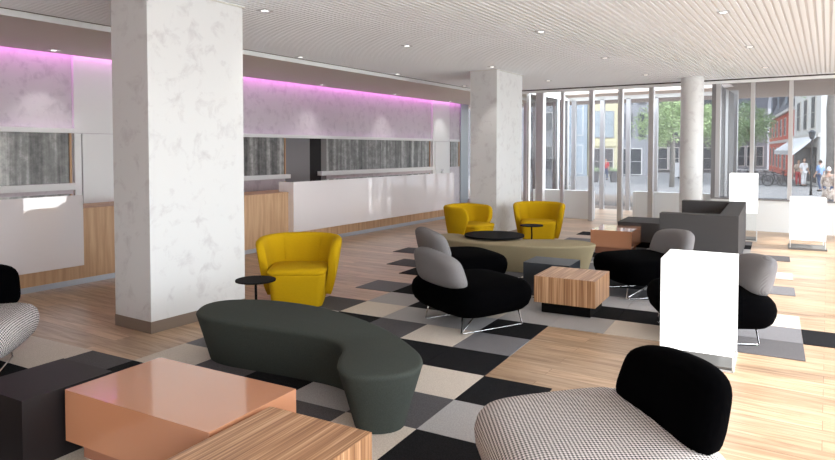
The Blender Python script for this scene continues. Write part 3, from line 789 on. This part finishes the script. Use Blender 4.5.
# street lamp, sign board, bicycles
t = thing('street_lamp', 'dark street lamp post in front of the white house', 'street lamp', far(811.5, 33, GZ))
MB().tube([(0,0,0),(0,0,.5),(0,0,2.9)], [.07,.05,.035], 10).build('pole', M['tyre'], t, smooth=True)
MB().tube([(0,0,2.85),(0,0,2.95),(0,0,3.25),(0,0,3.35)], [.03,.11,.17,.05], 8).build('lantern', M['winpane'], t)
t = thing('sign_board', 'white standing board on the pavement behind the round column', 'sign', far(675.5, 52, GZ), YAW)
boxobj('panel', M['cwhite'], t, -.3, .3, -.03, .03, .15, 1.3, bevel=.01)
for s_ in (-1, 1): boxobj('leg', M['tyre'], t, s_*.27-.015, s_*.27+.015, -.2, .2, 0, .16)
def bicycle(label, loc, rz):
    t = thing('bicycle', label, 'bicycle', loc, rz, 'bicycles parked along the street')
    for sx in (-.52, .52):
        w = MB(); w.tube([(sx+.33*math.cos(a), 0, .34+.33*math.sin(a)) for a in [2*PI*k/24 for k in range(25)]], .022, 6, caps=False)
        for k in range(8): a = PI*k/8; w.tube([(sx-.32*math.cos(a),0,.34-.32*math.sin(a)),(sx+.32*math.cos(a),0,.34+.32*math.sin(a))], .004, 4)
        w.build('wheel', M['tyre'], t)
    f = MB()
    for a, b in (((-.52,0,.34),(-.05,0,.32)), ((-.05,0,.32),(-.2,0,.85)), ((-.05,0,.32),(.38,0,.8)), ((-.17,0,.78),(.37,0,.86)), ((-.52,0,.34),(-.17,0,.78)), ((.52,0,.34),(.36,0,1.0))): f.tube([a, b], .02, 6)
    f.build('frame', M['bike'], t); MB().tube([(.28,-.26,1.02),(.37,0,1.03),(.28,.26,1.02)], .015, 6).build('handlebar', M['bike'], t)
    MB().box(-.33,-.08,-.07,.07,.86,.92).build('saddle', M['tyre'], t, bevel=.02)
    return t
b0 = bicycle('', (0,0,0), 0); first = True
for px, Z, rz, lb in ((742,44,0,'bicycle parked under the slender street tree, leftmost of the row'), (750,43,25,'bicycle beside the slender tree trunk, second from the left'), (759,42,-15,'bicycle in the middle of the row before the red house'),
                  (768,43,10,'bicycle before the left corner of the red house'), (777,41,-8,'bicycle before the middle of the red house'), (785,42,30,'bicycle next to the window post, rightmost of the row')):
    place(b0, first, lb, far(px, Z, GZ), YAW+R(rz)); first = False

# ------------------------------------------------------------------ people in the street
def person(label, loc, rz, H, top, bottom, shoes, hair, long_coat=False, stride=.12, scarf=None):
    t = thing('person', label, 'person', loc, rz); k = H/1.75
    J = {'pel': (0,0,.93,.135,.10), 'wai': (0,0,1.08,.12,.09), 'che': (0,.01,1.30,.15,.10), 'nec': (0,.0,1.46,.06,.06), 'hea': (0,.015,1.52,.055,.055),
         'hl': (.09,0,.88,.09,.09), 'kl': (.10,stride*.6,.50,.06,.06), 'al': (.10,stride*.3,.10,.04,.04), 'tl': (.11,stride*.3+.15,.03,.035,.03),
         'hr': (-.09,0,.88,.09,.09), 'kr': (-.10,-stride*.1,.50,.06,.06), 'ar': (-.10,-stride,.10,.04,.04), 'tr': (-.11,-stride+.14,.03,.035,.03),
         'sl': (.19,0,1.40,.055,.055), 'el': (.24,-.05,1.12,.042,.042), 'wl': (.25,.06,.90,.03,.03), 'sr': (-.19,0,1.40,.055,.055), 'er': (-.24,.02,1.12,.042,.042), 'wr': (-.24,.14,.92,.03,.03),
         'pl': (.25,.085,.83,.032,.018), 'pr': (-.24,.175,.86,.032,.018)}
    E_ = [('pel','wai'),('wai','che'),('che','nec'),('nec','hea'),('pel','hl'),('hl','kl'),('kl','al'),('al','tl'),('pel','hr'),('hr','kr'),('kr','ar'),('ar','tr'),
          ('che','sl'),('sl','el'),('el','wl'),('wl','pl'),('che','sr'),('sr','er'),('er','wr'),('wr','pr')]
    # fingers, each a thin chain rooted in the palm
    for sd, w, p_ in (('l','wl','pl'), ('r','wr','pr')):
        bx_, by_, bz_ = J[p_][:3]
        for q in range(4):
            a, b = sd+'f%d' % q, sd+'g%d' % q; off = (q-1.5)*.018; ln = (.055,.07,.065,.05)[q]
            J[a] = (bx_, by_+off+.005, bz_-.04, .009, .009); J[b] = (bx_-.01*(1 if sd == 'l' else -1), by_+off+.02, bz_-.04-ln, .008, .008); E_ += [(p_, a), (a, b)]
        a = sd+'th'; J[a] = (bx_, by_+.06, bz_-.02, .010, .010); E_.append((p_, a))
    keys = list(J); vs = [(J[q][0]*k, J[q][1]*k, J[q][2]*k) for q in keys]
    me = bpy.data.meshes.new('body'); me.from_pydata(vs, [(keys.index(a), keys.index(b)) for a, b in E_], []); me.materials.append(M['skin'])
    o = bpy.data.objects.new('body', me); COL.objects.link(o); o.parent = t
    sk = o.modifiers.new('skin', 'SKIN'); sv = me.skin_vertices[0].data if me.skin_vertices else None
    if sv is None:
        bpy.context.view_layer.update(); me.attributes.new('x', 'FLOAT', 'POINT')
    if me.skin_vertices:
        for i, q in enumerate(keys): me.skin_vertices[0].data[i].radius = (J[q][3]*k, J[q][4]*k)
        me.skin_vertices[0].data[0].use_root = True
    o.modifiers.new('sub', 'SUBSURF').levels = 1; o.modifiers['sub'].render_levels = 1
    # head with face
    hd = MB(); rings = []
    for i in range(13):
        v = PI*(i+.02)/12.04 if i < 12 else PI*.995
        z = math.cos(v); r = math.sin(v)
        rg = []
        for j in range(20):
            a = 2*PI*j/20; x = .075*r*math.cos(a); y = .093*r*math.sin(a)*(1-.12*(z < 0)*abs(z)); 
            if abs(a-PI/2) < .2 and -.35 < z < .05: y += .022
            rg.append((x*k, (y+.02)*k, (1.635+.118*z)*k))
        rings.append(rg)
    hd.loops(rings[::-1]); hb = hd.build('head', M['skin'], t, smooth=True)
    for s_ in (-1, 1):
        MB().tube([(s_*.028*k,.103*k,1.645*k),(s_*.028*k,.112*k,1.645*k)], .009*k, 8).build('eye', M['tyre'], hb)
        MB().tube([(s_*.070*k,.02*k,1.63*k),(s_*.084*k,.015*k,1.635*k)], .02*k, 8).build('ear', M['skin'], hb)
    MB().tube([(-.02*k,.10*k,1.575*k),(.02*k,.10*k,1.575*k)], .005*k, 6).build('mouth', M['cred'], hb)
    hr = MB(); rings = []
    for i in range(8):
        v = .03+PI*.62*i/7; z = math.cos(v); r = math.sin(v)
        rings.append([(.083*r*math.cos(a)*k, (.10*r*math.sin(a)*(.8 if math.sin(a) > 0 and z < .45 else 1)+.008)*k, (1.645+.122*z)*k) for a in [2*PI*j/20 for j in range(20)]])
    hr.loops(rings[::-1]).build('headscarf' if scarf else 'hair', M[scarf or hair], t, smooth=True)
    # clothes as skins slightly larger than the body
    def cloth(name, links, grow, mat, over=None):
        jj = dict(J); 
        for kk, vv in (over or {}).items(): jj[kk] = vv
        ks = []
        for a, b in links:
            for q in (a, b):
                if q not in ks: ks.append(q)
        m2 = bpy.data.meshes.new(name); m2.from_pydata([(jj[q][0]*k, jj[q][1]*k, jj[q][2]*k) for q in ks], [(ks.index(a), ks.index(b)) for a, b in links], []); m2.materials.append(M[mat])
        c_ = bpy.data.objects.new(name, m2); COL.objects.link(c_); c_.parent = t; c_.modifiers.new('skin', 'SKIN')
        if m2.skin_vertices:
            for i, q in enumerate(ks): m2.skin_vertices[0].data[i].radius = ((jj[q][3]+grow)*k, (jj[q][4]+grow)*k)
            m2.skin_vertices[0].data[0].use_root = True
        c_.modifiers.new('sub', 'SUBSURF').render_levels = 1
    cloth('trousers', [('pel','hl'),('hl','kl'),('kl','al'),('pel','hr'),('hr','kr'),('kr','ar')], .02, bottom)
    cloth('shirt', [('wai','pel'),('wai','che'),('che','nec'),('che','sl'),('sl','el'),('che','sr'),('sr','er')] + ([('el','wl'),('er','wr')] if long_coat else []), .022, top, {'nec': (0,0,1.43,.05,.05)})
    if long_coat:
        rings = [[(rx*math.cos(a)*k, ry*math.sin(a)*k, z*k) for a in [2*PI*j/20 for j in range(20)]] for rx, ry, z in ((.25,.20,.42),(.22,.18,.7),(.18,.14,1.0),(.16,.12,1.25))]
        MB().loops(rings).build('coat', M[top], t, smooth=True)
    for s_, q in ((1,'tl'), (-1,'tr')):
        x, y, z = J[q][:3]; MB().box((x-.045)*k, (x+.045)*k, (y-.19)*k, (y+.05)*k, 0, .075*k).build('shoe', M[shoes], t, bevel=.02)
    return t
person('person in a patterned beige coat and white headscarf walking by the window', far(829, 25, GZ), YAW+R(-40), 1.66, 'coat', 'cjean', 'tyre', 'hair', True, scarf='cwhite')
person('person in a blue shirt and jeans walking behind the one in the patterned coat', far(820.5, 36, GZ), YAW+R(20), 1.76, 'cblue', 'cjean', 'tyre', 'hair')
person('person in red trousers standing under the white awning', far(798.5, 41.5, GZ), YAW+R(160), 1.68, 'coat', 'cred', 'tyre', 'hair', stride=.05)
person('person in white clothes standing under the white awning', far(804, 41, GZ), YAW+R(-170), 1.8, 'cwhite', 'cwhite', 'tyre', 'hair', stride=.05)

person('person in a red top standing before the yellow house', far(606, 50, GZ), YAW+R(150), 1.65, 'cred', 'cjean', 'tyre', 'hair', stride=.04)
for px, lb in ((594, 'dark square planter on the pavement left of the person in red'), (615, 'dark square planter on the pavement right of the person in red')):
    t = thing('planter', lb, 'planter', far(px, 46, GZ), YAW, 'dark planters on the pavement')
    MB().loops([[(sx*.24,sy*.24,0) for sx,sy in ((-1,-1),(1,-1),(1,1),(-1,1))], [(sx*.32,sy*.32,.8) for sx,sy in ((-1,-1),(1,-1),(1,1),(-1,1))]]).build('pot', M['shop'], t)
    lf = MB()
    for k in range(160):
        v = Vector([random.gauss(0, .16), random.gauss(0, .16), .8+abs(random.gauss(0, .15))]); n1 = Vector([random.gauss(0, 1) for _ in range(3)]).normalized(); n2 = n1.orthogonal().normalized()
        lf.quad([v-n1*.06, v+n2*.03, v+n1*.06, v-n2*.03])
    lf.build('plant', M['leafd'], t)

# ------------------------------------------------------------------ daylight
sun = bpy.data.lights.new('sun', 'SUN'); sun.energy = 8; sun.angle = R(3); sun.color = (1, .975, .94)
so = bpy.data.objects.new('sun', sun); COL.objects.link(so); so.location = (6, 10, 12)
so.rotation_euler = Vector((1.25, .30, 1.0)).to_track_quat('Z', 'Y').to_euler()
w = bpy.data.worlds.new('World'); scn.world = w; w.use_nodes = True
nt = w.node_tree; nt.nodes.clear()
out = nt.nodes.new('ShaderNodeOutputWorld'); bg = nt.nodes.new('ShaderNodeBackground')
tcn = nt.nodes.new('ShaderNodeTexCoord'); sp = nt.nodes.new('ShaderNodeSeparateXYZ'); nt.links.new(tcn.outputs['Generated'], sp.inputs[0])
rp = nt.nodes.new('ShaderNodeValToRGB'); nt.links.new(sp.outputs['Z'], rp.inputs[0])
rp.color_ramp.elements[0].position = 0.0; rp.color_ramp.elements[0].color = (.90, .945, .955, 1)
rp.color_ramp.elements[1].position = .6; rp.color_ramp.elements[1].color = (.80, .87, 1, 1)
nt.links.new(rp.outputs[0], bg.inputs[0]); 
mr = nt.nodes.new('ShaderNodeMapRange'); nt.links.new(sp.outputs['X'], mr.inputs['Value'])
mr.inputs['From Min'].default_value = -.4; mr.inputs['From Max'].default_value = 1.0; mr.inputs['To Min'].default_value = 3.5; mr.inputs['To Max'].default_value = 9.0
nt.links.new(mr.outputs[0], bg.inputs[1])
nt.links.new(bg.outputs[0], out.inputs[0])

scn.view_settings.view_transform = 'Standard'; scn.view_settings.look = 'None'
scn.view_settings.exposure = -0.10; scn.view_settings.gamma = 1; scn.view_settings.use_curve_mapping = False

scn.cycles.diffuse_bounces = 8; scn.cycles.max_bounces = 14; scn.cycles.transparent_max_bounces = 12
